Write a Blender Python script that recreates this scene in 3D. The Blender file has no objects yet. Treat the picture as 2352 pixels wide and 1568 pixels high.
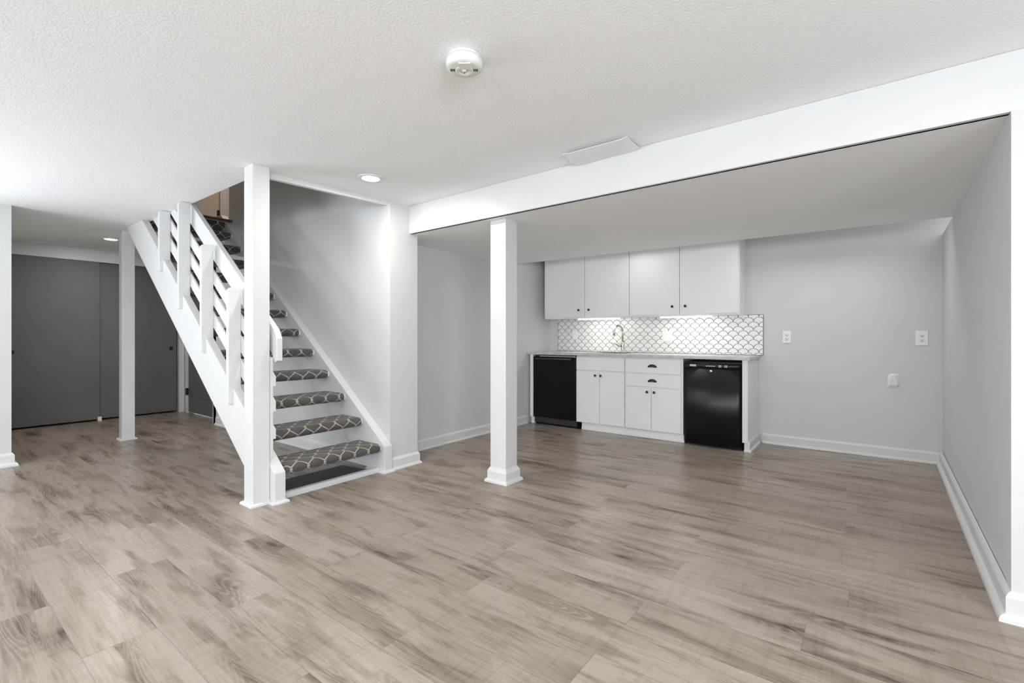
import bpy, bmesh, math, random
from mathutils import Vector
random.seed(4)
SC = bpy.context.scene
COL = SC.collection

# ------------------------------------------------------------------ camera
CAM_H, FPX, YAW = 1.12, 1080.0, math.atan(813 / 1080.0)
cd = bpy.data.cameras.new('camera')
cam = bpy.data.objects.new('camera', cd); COL.objects.link(cam)
cam.location = (0, 0, CAM_H)
cam.rotation_euler = (math.pi / 2, 0, YAW)
cd.sensor_fit = 'HORIZONTAL'; cd.sensor_width = 36.0
cd.lens = FPX / 2352 * 36.0
cd.shift_y = -12.0 / 2352
cd.clip_start = 0.02
SC.camera = cam

# ------------------------------------------------------------------ view, world, window light
SC.view_settings.view_transform = 'Standard'
SC.view_settings.look = 'None'
SC.view_settings.gamma = 1.0
SC.view_settings.use_curve_mapping = False
SC.view_settings.exposure = 0.60
SC.cycles.max_bounces = 8
SC.cycles.diffuse_bounces = 6
SC.cycles.glossy_bounces = 3
SC.cycles.use_denoising = True
SC.cycles.sample_clamp_indirect = 6.0

W = bpy.data.worlds.new('daylight'); SC.world = W; W.use_nodes = True
wb = W.node_tree.nodes['Background']
wb.inputs['Color'].default_value = (0.93, 0.97, 1.0, 1); wb.inputs['Strength'].default_value = 1.0


def area_light(name, loc, rot, sx, sy, power, color=(1, 1, 1), spread=math.pi):
    l = bpy.data.lights.new(name, 'AREA'); l.shape = 'RECTANGLE'
    l.size = sx; l.size_y = sy; l.energy = power; l.color = color; l.spread = spread
    o = bpy.data.objects.new(name, l); COL.objects.link(o)
    o.location = loc; o.rotation_euler = rot
    return o


R90 = math.pi / 2
DAY = (0.81, 0.905, 1.0)
FILLW = 8.5       # power of each added fill light out of view
# daylight through the patio door and the windows of the half of the room behind the camera
UP = math.radians(38)      # daylight comes up off the bright ground outside
area_light('daylight_patio_door', (-2.9, -6.97, 1.06), (R90 + UP * 1.6, 0, 0), 2.3, 1.95, 108, DAY)
area_light('daylight_rear_window', (0.9, -6.97, 1.4), (R90 + UP * 0.35, 0, 0), 1.8, 1.1, 78, DAY)
area_light('daylight_side_window', (2.57, -1.6, 1.4), (R90 + UP * 1.45, 0, R90), 2.2, 1.1, 180, DAY)
area_light('daylight_left_window', (-5.87, -1.4, 1.4), (R90 + UP * 1.2, 0, -R90), 1.8, 1.1, 88, DAY)

# ------------------------------------------------------------------ mesh helpers


class MB:
    """collects shapes, builds ONE mesh object"""

    def __init__(s):
        s.v = []; s.f = []; s.uv = None; s.smooth = []

    def add(s, vs, fs, smooth=False):
        n = len(s.v)
        s.v += [tuple(p) for p in vs]
        for f in fs:
            s.f.append([n + i for i in f]); s.smooth.append(smooth)
        return s

    def box(s, x0, x1, y0, y1, z0, z1):
        vs = [(x0, y0, z0), (x1, y0, z0), (x1, y1, z0), (x0, y1, z0), (x0, y0, z1), (x1, y0, z1), (x1, y1, z1), (x0, y1, z1)]
        return s.add(vs, [(0, 3, 2, 1), (4, 5, 6, 7), (0, 1, 5, 4), (1, 2, 6, 5), (2, 3, 7, 6), (3, 0, 4, 7)])

    def prism(s, pts, axis, a0, a1):
        """polygon pts extruded along axis: 'z' pts=(x,y), 'y' pts=(x,z), 'x' pts=(y,z)"""
        mk = {'z': lambda p, a: (p[0], p[1], a), 'y': lambda p, a: (p[0], a, p[1]), 'x': lambda p, a: (a, p[0], p[1])}[axis]
        n = len(pts)
        vs = [mk(p, a0) for p in pts] + [mk(p, a1) for p in pts]
        fs = [tuple(range(n))[::-1], tuple(range(n, 2 * n))]
        fs += [(i, (i + 1) % n, n + (i + 1) % n, n + i) for i in range(n)]
        return s.add(vs, fs)

    def sweep(s, profile, path, closed_ends=True):
        """profile (outward, up) swept along a list of floor points with mitred corners; outward = right of travel"""
        n = len(profile); rings = []
        P = [Vector(p) for p in path]
        for i, p in enumerate(P):
            d0 = (P[i] - P[i - 1]).normalized() if i else None
            d1 = (P[i + 1] - P[i]).normalized() if i < len(P) - 1 else None
            if d0 is None: d0 = d1
            if d1 is None: d1 = d0
            n0 = Vector((d0.y, -d0.x)); n1 = Vector((d1.y, -d1.x))
            m = (n0 + n1); m = m / max(1e-6, m.length_squared) * 2.0 if m.length > 1e-6 else n0
            rings.append([(p.x + m.x * o, p.y + m.y * o, u) for o, u in profile])
        vs = [q for r in rings for q in r]; fs = []
        for i in range(len(P) - 1):
            for k in range(n):
                a = i * n + k; b = i * n + (k + 1) % n
                fs.append((a, b, b + n, a + n))
        if closed_ends:
            fs.append(tuple(range(n))); fs.append(tuple(range((len(P) - 1) * n, len(P) * n))[::-1])
        return s.add(vs, fs)

    def lathe(s, prof, c, axis='z', seg=32, smooth=True):
        """prof = (radius, height) pairs"""
        vs = []; fs = []; n = len(prof)
        for k in range(seg):
            a = 2 * math.pi * k / seg
            for r, h in prof:
                p = (r * math.cos(a), r * math.sin(a), h)
                if axis == 'y': p = (p[0], p[2], p[1])
                if axis == 'x': p = (p[2], p[0], p[1])
                vs.append((c[0] + p[0], c[1] + p[1], c[2] + p[2]))
        for k in range(seg):
            k2 = (k + 1) % seg
            for i in range(n - 1):
                fs.append((k * n + i, k2 * n + i, k2 * n + i + 1, k * n + i + 1))
        s.add(vs, fs, smooth)
        m = len(s.v) - len(vs)
        for i in (0, n - 1):
            if prof[i][0] > 1e-5:
                s.f.append([m + k * n + i for k in range(seg)]); s.smooth.append(False)
        return s

    def cyl(s, c, r, h, axis='z', seg=24):
        return s.lathe([(r, 0), (r, h)], c, axis, seg)

    def tube(s, pts, r, seg=12):
        P = [Vector(p) for p in pts]; vs = []; fs = []
        up = Vector((0.3, 0.9, 0.31)).normalized()
        rr = r if isinstance(r, (list, tuple)) else [r] * len(P)
        for i, p in enumerate(P):
            d = (P[min(i + 1, len(P) - 1)] - P[max(i - 1, 0)]).normalized()
            u = (up - d * up.dot(d)).normalized(); w = d.cross(u)
            for k in range(seg):
                a = 2 * math.pi * k / seg
                vs.append(p + (u * math.cos(a) + w * math.sin(a)) * rr[i])
        for i in range(len(P) - 1):
            for k in range(seg):
                k2 = (k + 1) % seg
                fs.append((i * seg + k, i * seg + k2, (i + 1) * seg + k2, (i + 1) * seg + k))
        s.add(vs, fs, True)
        m = len(s.v) - len(vs)
        s.f.append([m + k for k in range(seg)][::-1]); s.smooth.append(False)
        s.f.append([m + (len(P) - 1) * seg + k for k in range(seg)]); s.smooth.append(False)
        return s

    def build(s, name, mat, parent=None, bevel=0.0, seg=2, origin=None):
        me = bpy.data.meshes.new(name)
        o0 = Vector(origin) if origin else Vector((0, 0, 0))
        me.from_pydata([tuple(Vector(p) - o0) for p in s.v], [], s.f)
        for p, sm in zip(me.polygons, s.smooth): p.use_smooth = sm
        bm = bmesh.new(); bm.from_mesh(me)
        bmesh.ops.recalc_face_normals(bm, faces=bm.faces)
        bm.to_mesh(me); bm.free()
        me.materials.append(mat)
        o = bpy.data.objects.new(name, me); COL.objects.link(o)
        o.location = o0
        if parent is not None:
            o.parent = parent
            o.location = o0 - PLOC.get(parent.name, Vector((0, 0, 0)))
            PLOC[o.name] = o0
        else:
            PLOC[o.name] = o0
        if bevel:
            m = o.modifiers.new('bevel', 'BEVEL'); m.width = bevel; m.segments = seg; m.limit_method = 'ANGLE'
            m.angle_limit = math.radians(35)
        return o


PLOC = {}


def thing(name, label, cat, loc, group=None):
    o = bpy.data.objects.new(name, None); COL.objects.link(o)
    o.location = loc; PLOC[o.name] = Vector(loc)
    o.empty_display_size = 0.1
    return tag(o, label, cat, group)


def tag(o, label, cat, group=None):
    o['label'] = label; o['category'] = cat
    if group: o['group'] = group
    return o


def struct(o):
    o['kind'] = 'structure'
    return o


# ------------------------------------------------------------------ node helpers


class NT:
    def __init__(s, name):
        s.m = bpy.data.materials.new(name); s.m.use_nodes = True
        s.t = s.m.node_tree; s.n = s.t.nodes; s.l = s.t.links
        s.b = s.n['Principled BSDF']

    def put(s, sock, v):
        if isinstance(v, bpy.types.NodeSocket): s.l.new(v, sock)
        elif isinstance(v, (tuple, list)) and len(v) == 3 and sock.type == 'RGBA': sock.default_value = (*v, 1)
        else: sock.default_value = v

    def M(s, op, a, b=None, c=None, clamp=False):
        n = s.n.new('ShaderNodeMath'); n.operation = op; n.use_clamp = clamp
        for i, v in enumerate((a, b, c)):
            if v is not None: s.put(n.inputs[i], v)
        return n.outputs[0]

    def coord(s, which='Object'):
        n = s.n.new('ShaderNodeTexCoord')
        return n.outputs[which]

    def xyz(s, v):
        n = s.n.new('ShaderNodeSeparateXYZ'); s.l.new(v, n.inputs[0])
        return n.outputs[0], n.outputs[1], n.outputs[2]

    def vec(s, x, y, z=0.0):
        n = s.n.new('ShaderNodeCombineXYZ')
        for i, v in enumerate((x, y, z)): s.put(n.inputs[i], v)
        return n.outputs[0]

    def noise(s, v, scale=1.0, detail=2.0, rough=0.5, dist=0.0):
        n = s.n.new('ShaderNodeTexNoise')
        if v is not None: s.l.new(v, n.inputs['Vector'])
        n.inputs['Scale'].default_value = scale; n.inputs['Detail'].default_value = detail
        n.inputs['Roughness'].default_value = rough; n.inputs['Distortion'].default_value = dist
        return n.outputs['Fac']

    def white(s, v):
        n = s.n.new('ShaderNodeTexWhiteNoise'); n.noise_dimensions = '3D'; s.l.new(v, n.inputs['Vector'])
        return n.outputs['Value'], n.outputs['Color']

    def vor(s, v, scale=1.0):
        n = s.n.new('ShaderNodeTexVoronoi'); s.l.new(v, n.inputs['Vector']); n.inputs['Scale'].default_value = scale
        return n.outputs['Distance'], n.outputs['Color']

    def map(s, v, a, b, c=0.0, d=1.0, smooth=False):
        n = s.n.new('ShaderNodeMapRange'); n.clamp = True
        if smooth: n.interpolation_type = 'SMOOTHSTEP'
        s.put(n.inputs[0], v)
        for i, q in enumerate((a, b, c, d)): s.put(n.inputs[i + 1], q)
        return n.outputs[0]

    def mix(s, f, a, b, mode='MIX'):
        n = s.n.new('ShaderNodeMix'); n.data_type = 'RGBA'; n.blend_type = mode
        s.put(n.inputs[0], f); s.put(n.inputs[6], a); s.put(n.inputs[7], b)
        return n.outputs[2]

    def bump(s, h, strength=0.3, dist=0.01):
        n = s.n.new('ShaderNodeBump'); n.inputs['Strength'].default_value = strength; n.inputs['Distance'].default_value = dist
        s.l.new(h, n.inputs['Height'])
        s.l.new(n.outputs[0], s.b.inputs['Normal'])

    def set(s, **k):
        for q, v in k.items(): s.put(s.b.inputs[q.replace('_', ' ')], v)
        return s


def plain(name, col, rough=0.5, metal=0.0, var=0.02, scale=6.0, bump=0.0, bscale=150.0, **k):
    t = NT(name)
    n = t.noise(t.coord(), scale, 3.0)
    f = t.map(n, 0.3, 0.7)
    t.set(Base_Color=t.mix(f, tuple(c * (1 - var) for c in col), tuple(min(1, c * (1 + var)) for c in col)), Roughness=rough, Metallic=metal, **k)
    if bump: t.bump(t.noise(t.coord(), bscale, 3.0), bump, 0.002)
    return t.m


def emit(name, col, strength):
    t = NT(name)
    t.set(Base_Color=(0.9, 0.9, 0.9), Emission_Color=col, Emission_Strength=strength)
    return t.m


WALL = plain('grey_wall_paint', (0.62, 0.62, 0.615), 0.55, var=0.01, bump=0.08, bscale=220)
TRIM = plain('white_trim_paint', (0.66, 0.66, 0.655), 0.38, var=0.01, bump=0.05, bscale=60)
CABW = plain('white_cabinet_paint', (0.79, 0.79, 0.785), 0.4, var=0.008)
DOORG = plain('charcoal_door_paint', (0.132, 0.132, 0.130), 0.5, var=0.04, scale=2)
BLACKG = plain('gloss_black_enamel', (0.003, 0.0034, 0.006), 0.34, var=0.1, Specular_IOR_Level=0.5)
BLACKM = plain('satin_black_enamel', (0.003, 0.003, 0.0038), 0.3, var=0.1, Specular_IOR_Level=0.22)
BLACK = plain('black_metal', (0.01, 0.01, 0.01), 0.35)
DARK = plain('dark_plastic', (0.03, 0.03, 0.032), 0.6)
HANDLE = plain('dark_grey_handle', (0.03, 0.03, 0.033), 0.3)
GREYM = plain('grey_print', (0.55, 0.56, 0.57), 0.5)
STEEL = plain('brushed_nickel', (0.62, 0.60, 0.57), 0.25, metal=1.0, var=0.05)
PLAST = plain('white_plastic', (0.80, 0.80, 0.785), 0.3, var=0.005)
CREAM = plain('cream_plastic', (0.76, 0.755, 0.72), 0.42, var=0.005)
NOSE = plain('brown_wood_nosing', (0.13, 0.07, 0.045), 0.45, var=0.2, scale=20)
UPDOOR = plain('beige_door_paint', (0.62, 0.56, 0.49), 0.5, var=0.02)
DARKG = plain('dark_grey_slab', (0.05, 0.05, 0.052), 0.7, var=0.12, scale=12)
LENS = emit('lit_lens', (1.0, 0.98, 0.94), 6.0)
LENSD = emit('dim_lens', (1.0, 0.97, 0.92), 2.0)
STRIP = emit('lit_strip', (1.0, 0.97, 0.92), 11.0)


def ceiling_mat(col=(0.95, 0.95, 0.95)):
    t = NT('knockdown_ceiling')
    c = t.coord()
    n1 = t.noise(c, 95.0, 4.0, 0.6)
    n2 = t.noise(c, 130.0, 2.0)
    h = t.M('ADD', t.map(n1, 0.38, 0.62, smooth=True), t.M('MULTIPLY', n2, 0.35))
    t.set(Base_Color=col, Roughness=0.85)
    t.bump(h, 0.30, 0.004)
    return t.m


CEIL = ceiling_mat()
CEILK = ceiling_mat((0.95, 0.95, 0.95))


def floor_mat():
    t = NT('grey_oak_planks')
    x, y, z = t.xyz(t.coord())
    ry = t.M('DIVIDE', t.M('SUBTRACT', y, 1.725), 0.22)
    row = t.M('FLOOR', ry)
    par = t.M('FLOORED_MODULO', row, 2.0)
    jit = t.M('MULTIPLY', t.white(t.vec(row, 3.7, 1.0))[0], 0.16)
    rx = t.M('DIVIDE', t.M('ADD', t.M('SUBTRACT', t.M('ADD', x, 0.70), t.M('MULTIPLY', par, 0.665)), jit), 1.33)
    colm = t.M('FLOOR', rx)
    fx = t.M('FRACT', rx); fy = t.M('FRACT', ry)
    ex = t.M('MULTIPLY', t.M('MINIMUM', fx, t.M('SUBTRACT', 1.0, fx)), 1.33)
    ey = t.M('MULTIPLY', t.M('MINIMUM', fy, t.M('SUBTRACT', 1.0, fy)), 0.22)
    edge = t.M('MINIMUM', ex, ey)
    seam = t.map(edge, 0.0006, 0.0022, 1.0, 0.0)
    r1, rc = t.white(t.vec(row, colm, 0.5))
    r2, _ = t.white(t.vec(colm, row, 9.5))
    ox = t.M('MULTIPLY', r1, 61.0); oy = t.M('MULTIPLY', r2, 43.0)
    X = t.M('ADD', x, ox); Y = t.M('ADD', y, oy)
    # slow warp that bends the grain
    warp = t.M('SUBTRACT', t.noise(t.vec(t.M('MULTIPLY', X, 2.2), t.M('MULTIPLY', Y, 7.0), r1), 1.0, 2.0), 0.5)
    Yw = t.M('ADD', Y, t.M('MULTIPLY', warp, 0.05))
    # knots: stretched cells whose centres darken and swirl the grain
    kd, kc = t.vor(t.vec(t.M('MULTIPLY', X, 1.55), t.M('MULTIPLY', Yw, 5.2), r2), 1.0)
    kr, kg, kb = t.xyz(kc)
    has = t.M('GREATER_THAN', kr, 0.52)
    knot = t.M('MULTIPLY', t.map(kd, 0.015, 0.12, 1.0, 0.0, True), has)
    halo = t.M('MULTIPLY', t.map(kd, 0.05, 0.52, 1.0, 0.0, True), has)
    Ys = t.M('ADD', Yw, t.M('MULTIPLY', halo, 0.035))
    # cathedral rings
    field = t.noise(t.vec(t.M('MULTIPLY', X, 0.85), t.M('MULTIPLY', Ys, 7.5), r1), 1.0, 1.0, 0.5, 0.12)
    ring = t.M('FRACT', t.M('MULTIPLY', field, 38.0))
    ringl = t.map(t.M('ABSOLUTE', t.M('SUBTRACT', ring, 0.5)), 0.20, 0.46, 0.0, 1.0)
    cath = t.map(t.noise(t.vec(t.M('MULTIPLY', X, 1.4), t.M('MULTIPLY', Y, 8.0), r2), 1.0, 2.0), 0.50, 0.68, 0.0, 1.0, True)
    ringl = t.M('MULTIPLY', ringl, t.M('ADD', t.M('MULTIPLY', cath, 0.95), 0.10))
    # fine straight grain, saw marks, blotches
    fine = t.noise(t.vec(t.M('MULTIPLY', X, 5.0), t.M('MULTIPLY', Ys, 120.0), r1), 1.0, 4.0, 0.6)
    saw = t.noise(t.vec(t.M('MULTIPLY', X, 46.0), t.M('MULTIPLY', Y, 3.0), r2), 1.0, 2.0)
    blot = t.noise(t.vec(t.M('MULTIPLY', X, 2.3), t.M('MULTIPLY', Ys, 13.0), r2), 1.0, 4.0, 0.6)
    stre = t.noise(t.vec(t.M('MULTIPLY', X, 1.6), t.M('MULTIPLY', Ys, 26.0), r1), 1.0, 3.0, 0.55)
    dkm = t.map(blot, 0.51, 0.66, 0.0, 1.0, True)
    dk = t.M('ADD', t.M('MULTIPLY', dkm, 0.30), 0.08)
    dk = t.M('ADD', dk, t.M('MULTIPLY', t.map(stre, 0.50, 0.75, 0.0, 1.0, True), 0.24))
    dk = t.M('ADD', dk, t.M('SUBTRACT', t.M('MULTIPLY', cath, 0.40), t.M('MULTIPLY', ringl, 0.27)))
    dk = t.M('ADD', dk, t.M('MULTIPLY', t.map(fine, 0.45, 0.75), 0.26))
    dk = t.M('ADD', dk, t.M('MULTIPLY', t.map(saw, 0.50, 0.72), 0.10))
    dk = t.M('ADD', dk, t.M('MULTIPLY', halo, 0.28))
    dk = t.M('ADD', dk, t.M('MULTIPLY', knot, 0.5))
    dk = t.M('ADD', dk, t.M('MULTIPLY', t.M('SUBTRACT', r1, 0.5), 0.20))
    dk = t.M('MINIMUM', t.M('MAXIMUM', dk, 0.0), 1.0)
    n = t.n.new('ShaderNodeValToRGB'); cr = n.color_ramp
    cr.elements[0].position = 0.0; cr.elements[0].color = (0.360, 0.304, 0.255, 1)
    cr.elements[1].position = 1.0; cr.elements[1].color = (0.070, 0.049, 0.035, 1)
    e = cr.elements.new(0.35); e.color = (0.255, 0.207, 0.165, 1)
    e = cr.elements.new(0.65); e.color = (0.170, 0.130, 0.099, 1)
    t.l.new(dk, n.inputs[0])
    colr = t.mix(t.M('MULTIPLY', seam, 0.32), n.outputs[0], (0.07, 0.052, 0.04))
    t.b.inputs['Specular IOR Level'].default_value = 0.27
    t.set(Base_Color=colr, Roughness=t.map(dk, 0.0, 1.0, 0.27, 0.42))
    h = t.M('SUBTRACT', t.M('MULTIPLY', fine, 0.35), t.M('ADD', seam, t.M('MULTIPLY', dk, 0.4)))
    t.bump(h, 0.12, 0.0015)
    return t.m


FLOOR = floor_mat()


def carpet_mat():
    t = NT('trellis_carpet')
    u, v, _ = t.xyz(t.coord('UV'))
    P, L, A = 0.126, 0.150, 0.0315
    w = t.M('MULTIPLY', t.M('COSINE', t.M('MULTIPLY', v, 2 * math.pi / L)), A * 1.12)

    def dist(uu):
        f = t.M('FLOORED_MODULO', uu, P)
        return t.M('MINIMUM', f, t.M('SUBTRACT', P, f))
    d1 = dist(t.M('SUBTRACT', u, w))
    d2 = dist(t.M('ADD', t.M('ADD', u, P / 2), w))
    d = t.M('MINIMUM', d1, d2)
    fz = t.noise(t.coord('UV'), 160.0, 2.0)
    dd = t.M('ADD', d, t.M('MULTIPLY', t.M('SUBTRACT', fz, 0.5), 0.006))
    line = t.map(dd, 0.0052, 0.0078, 1.0, 0.0)
    core = t.M('MULTIPLY', t.map(t.M('ADD', d1, d2), 0.0035, 0.0055, 1.0, 0.0), 0.75)
    line = t.M('SUBTRACT', line, core, clamp=True)
    pile = t.noise(t.coord('UV'), 330.0, 3.0, 0.7)
    mott = t.noise(t.coord('UV'), 14.0, 3.0)
    base = t.mix(t.map(mott, 0.35, 0.65), (0.105, 0.094, 0.083), (0.140, 0.129, 0.117))
    base = t.mix(t.map(pile, 0.35, 0.7), (0.045, 0.041, 0.037), base)
    lines = t.mix(t.map(pile, 0.3, 0.7), (0.30, 0.26, 0.22), (0.52, 0.46, 0.40))
    t.set(Base_Color=t.mix(line, base, lines), Roughness=0.95)
    t.b.inputs['Sheen Weight'].default_value = 0.15
    t.bump(t.M('ADD', pile, t.M('MULTIPLY', line, 0.6)), 0.6, 0.004)
    return t.m


CARPET = carpet_mat()


CT0, CT1 = 0.888, 0.919


def tile_mat():
    t = NT('scallop_tile')
    x, y, z = t.xyz(t.coord())
    Wd, H = 0.1005, 0.0475
    zz = t.M('DIVIDE', t.M('ADD', z, 0.007), H)
    k = t.M('FLOOR', zz); v = t.M('FRACT', zz)
    par = t.M('FLOORED_MODULO', k, 2.0)
    xs = t.M('ADD', t.M('ADD', x, 20.0), t.M('MULTIPLY', par, Wd / 2))
    u = t.M('DIVIDE', t.M('SUBTRACT', t.M('FLOORED_MODULO', xs, Wd), Wd / 2), Wd / 2)
    rr = t.M('SQRT', t.M('ADD', t.M('MULTIPLY', u, u), t.M('MULTIPLY', v, v)))
    d = t.M('ABSOLUTE', t.M('SUBTRACT', rr, 1.0))
    g = t.map(d, 0.034, 0.066, 1.0, 0.0)
    eb = t.M('MINIMUM', t.M('MINIMUM', t.M('ADD', x, 3.382), t.M('SUBTRACT', -0.862, x)), t.M('MINIMUM', t.M('SUBTRACT', z, CT1 + 0.0005), t.M('SUBTRACT', 1.350, z)))
    g = t.M('MAXIMUM', g, t.map(eb, 0.003, 0.0045, 1.0, 0.0))
    rnd, _ = t.white(t.vec(t.M('FLOOR', t.M('DIVIDE', xs, Wd)), k, t.M('GREATER_THAN', rr, 1.0)))
    tint = t.mix(rnd, (0.74, 0.73, 0.715), (0.80, 0.79, 0.775))
    t.set(Base_Color=t.mix(g, tint, (0.085, 0.082, 0.08)), Roughness=t.map(g, 0.0, 1.0, 0.25, 0.8))
    t.bump(t.map(d, 0.03, 0.14, 0.0, 1.0, True), 0.35, 0.003)
    return t.m


TILE = tile_mat()


def quartz_mat():
    t = NT('grey_quartz')
    c = t.coord()
    a = t.noise(c, 90.0, 3.0, 0.7); b = t.noise(c, 14.0, 3.0)
    col = t.mix(t.map(a, 0.42, 0.66), (0.52, 0.52, 0.505), (0.36, 0.36, 0.345))
    col = t.mix(t.map(b, 0.35, 0.7), col, (0.58, 0.575, 0.56))
    t.set(Base_Color=col, Roughness=0.25)
    return t.m


QUARTZ = quartz_mat()

# ------------------------------------------------------------------ room shell
CH, SH = 2.25, 2.01          # main ceiling, low ceiling over the kitchenette
XL, XR, YB = -5.90, 2.60, -7.00
WY = 2.52                    # stair wall plane
XK = -3.51                   # kitchen left wall
XP = -3.17                   # pier face / end of stair wall
KB = 5.55                    # kitchen back wall
XC = -8.12                   # closet front plane

struct(MB().box(-8.9, 2.8, -7.2, 5.75, -0.12, 0.0).build('floor', FLOOR))

# main ceiling with the stair opening
OPX0, OPX1, OPY0 = -6.17, -3.27, 1.56
m = MB()
m.prism([(-8.9, -7.2), (2.8, -7.2), (2.8, OPY0), (-8.9, OPY0)], 'z', CH, CH + 0.25)
m.prism([(OPX1 - 0.04, OPY0), (2.8, OPY0), (2.8, 2.80), (-3.20, 2.80), (-3.20, WY)], 'z', CH, CH + 0.25)
m.prism([(-8.9, OPY0), (OPX0, OPY0), (OPX0, WY), (-6.6, 2.80), (-8.9, 2.80)], 'z', CH, CH + 0.25)
struct(m.build('ceiling', CEIL))
# lip of the ceiling edge along the opening
struct(MB().prism([(OPX1 - 0.07, OPY0 + 0.0), (OPX1 - 0.035, OPY0), (-3.20, WY), (-3.235, WY)], 'z', CH - 0.035, CH).build('trim_1', TRIM))

# low ceiling over the kitchenette
m = MB().prism([(-3.6, 2.80), (-3.165, 2.80), (-3.165, 2.74), (0.6, 2.70), (0.6, 4.78), (-3.6, 4.665)], 'z', SH, CH - 0.002)
struct(m.build('ceiling_low', CEILK))
struct(MB().box(-3.6, 0.62, 4.80, 5.72, CH, CH + 0.1).build('ceiling_kitchen', CEIL))
# beam along the edge of the low ceiling
m = MB().prism([(XP, 2.727), (XR, 2.649), (XR, 2.70), (0.45, 2.72), (XP, 2.76)], 'z', SH, CH - 0.001)
struct(m.build('ceiling_beam', TRIM, bevel=0.002))

# walls
m = MB().box(XP - 0.43, XP, WY + 0.1001, 2.82, 0, CH)
struct(m.build('wall_pier', WALL))
m = MB().box(-6.70, XP, WY, WY + 0.10, 0, CH)
m.box(-6.24, XP - 0.0, WY, WY + 0.10, CH + 0.001, 4.9)
struct(m.build('wall_stair', WALL))
m = MB().box(XK - 0.09, XK, 2.82, KB, 0, CH)
struct(m.build('wall_kitchen_left', WALL))
struct(MB().box(XK - 0.09, 0.66, KB, KB + 0.12, 0, CH).build('wall_kitchen_back', WALL))
m = MB().prism([(0.462, 2.73), (0.58, 2.73), (0.64, KB), (0.535, KB)], 'z', 0, SH)
struct(m.build('wall_kitchen_right', WALL))
struct(MB().prism([(0.458, 2.668), (XR, 2.648), (XR, 2.76), (0.458, 2.76)], 'z', 0, SH - 0.001).build('wall_right_front', WALL))

# walls behind the camera with their openings


def wall_with_holes(name, axis, at, t, a0, a1, holes):
    m = MB()
    def bx(p0, p1, z0, z1):
        if axis == 'x': m.box(p0, p1, at, at + t, z0, z1)
        else: m.box(at, at + t, p0, p1, z0, z1)
    p = a0
    for h0, h1, z0, z1 in holes:
        bx(p, h0, 0, CH)
        if z0 > 0.01: bx(h0, h1, 0, z0)
        bx(h0, h1, z1, CH)
        p = h1
    bx(p, a1, 0, CH)
    return struct(m.build(name, WALL))


wall_with_holes('wall_rear', 'x', YB - 0.12, 0.12, XL - 0.1, XR + 0.1, [(-4.1, -1.7, 0.04, 2.06), (-0.05, 1.85, 0.82, 1.98)])
wall_with_holes('wall_right', 'y', XR, 0.1, YB, 2.66, [(-2.75, -0.45, 0.82, 1.98)])
wall_with_holes('wall_left', 'y', XL - 0.1, 0.1, YB, 0.645, [(-2.35, -0.45, 0.82, 1.98)])


def window(n, axis, at, p0, p1, z0, z1, mull):
    m = MB(); w = 0.05
    def bx(a, b, c, d):
        if axis == 'x': m.box(a, b, at - 0.03, at + 0.03, c, d)
        else: m.box(at - 0.03, at + 0.03, a, b, c, d)
    bx(p0, p0 + w, z0, z1); bx(p1 - w, p1, z0, z1); bx(p0 + w, p1 - w, z0, z0 + w); bx(p0 + w, p1 - w, z1 - w, z1)
    for q in mull: bx(q - w / 2, q + w / 2, z0 + w, z1 - w)
    return struct(m.build('window_%d' % n, TRIM))


window(1, 'x', YB - 0.08, -4.1, -1.7, 0.04, 2.06, [-2.9])
window(2, 'x', YB - 0.08, -0.05, 1.85, 0.82, 1.98, [0.9])
window(3, 'y', XR + 0.06, -2.75, -0.45, 0.82, 1.98, [-1.6])
window(4, 'y', XL - 0.07, -2.35, -0.45, 0.82, 1.98, [-1.4])

# alcove on the far left with the closet
struct(MB().box(XC, XL - 0.1, 0.50, 0.60, 0, CH).build('wall_alcove_left', WALL))
m = MB().box(XC - 0.75, XC - 0.65, 0.5, 2.75, 0, CH)
m.box(XC - 0.65, XC, 2.60, 2.75, 0, CH).box(XC - 0.65, XC, 0.5, 0.76, 0, CH)
struct(m.build('wall_closet', WALL))
m = MB().box(XC, -7.97, 2.66, 2.74, 0, CH).box(-7.97, -6.92, 2.66, 2.74, 2.06, CH).box(-6.92, -6.5, 2.66, 2.74, 0, CH).box(-6.72, -6.62, 2.52, 2.66, 0, CH)
struct(m.build('wall_alcove_end', WALL))

# upstairs hall seen through the stair opening
m = MB().box(-7.50, -7.40, 1.4, 4.1, 2.5, 4.9).box(-7.26, -7.16, 1.46, 2.575, 2.53, 4.9).box(-7.4, -3.1, 1.36, 1.46, 2.5, 4.9).box(-7.4, -6.24, 4.0, 4.1, 2.5, 4.9)
m.box(-3.17, -3.07, 1.46, 2.62, 2.5, 4.9).box(-6.24, -6.14, 2.62, 4.0, 2.5, 4.9)
struct(m.build('wall_upstairs', WALL))
struct(MB().box(-7.5, -3.07, 1.36, 4.1, 4.9, 5.0).build('ceiling_upstairs', CEIL))
struct(MB().box(-7.4, -6.20, 2.80, 4.0, 2.40, 2.5).build('floor_upstairs', NOSE))

# ------------------------------------------------------------------ baseboards
BASE = [(0, 0), (0.030, 0), (0.029, 0.010), (0.024, 0.018), (0.016, 0.022), (0.016, 0.082), (0.013, 0.090), (0.006, 0.100), (0, 0.102)]
BASEW = [(0, 0), (0.040, 0), (0.038, 0.016), (0.031, 0.026), (0.018, 0.031), (0.018, 0.092), (0.014, 0.102), (0.006, 0.112), (0, 0.115)]


def baseboard(name, path, prof=BASE):
    return struct(MB().sweep(prof, path).build(name, TRIM))


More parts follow.
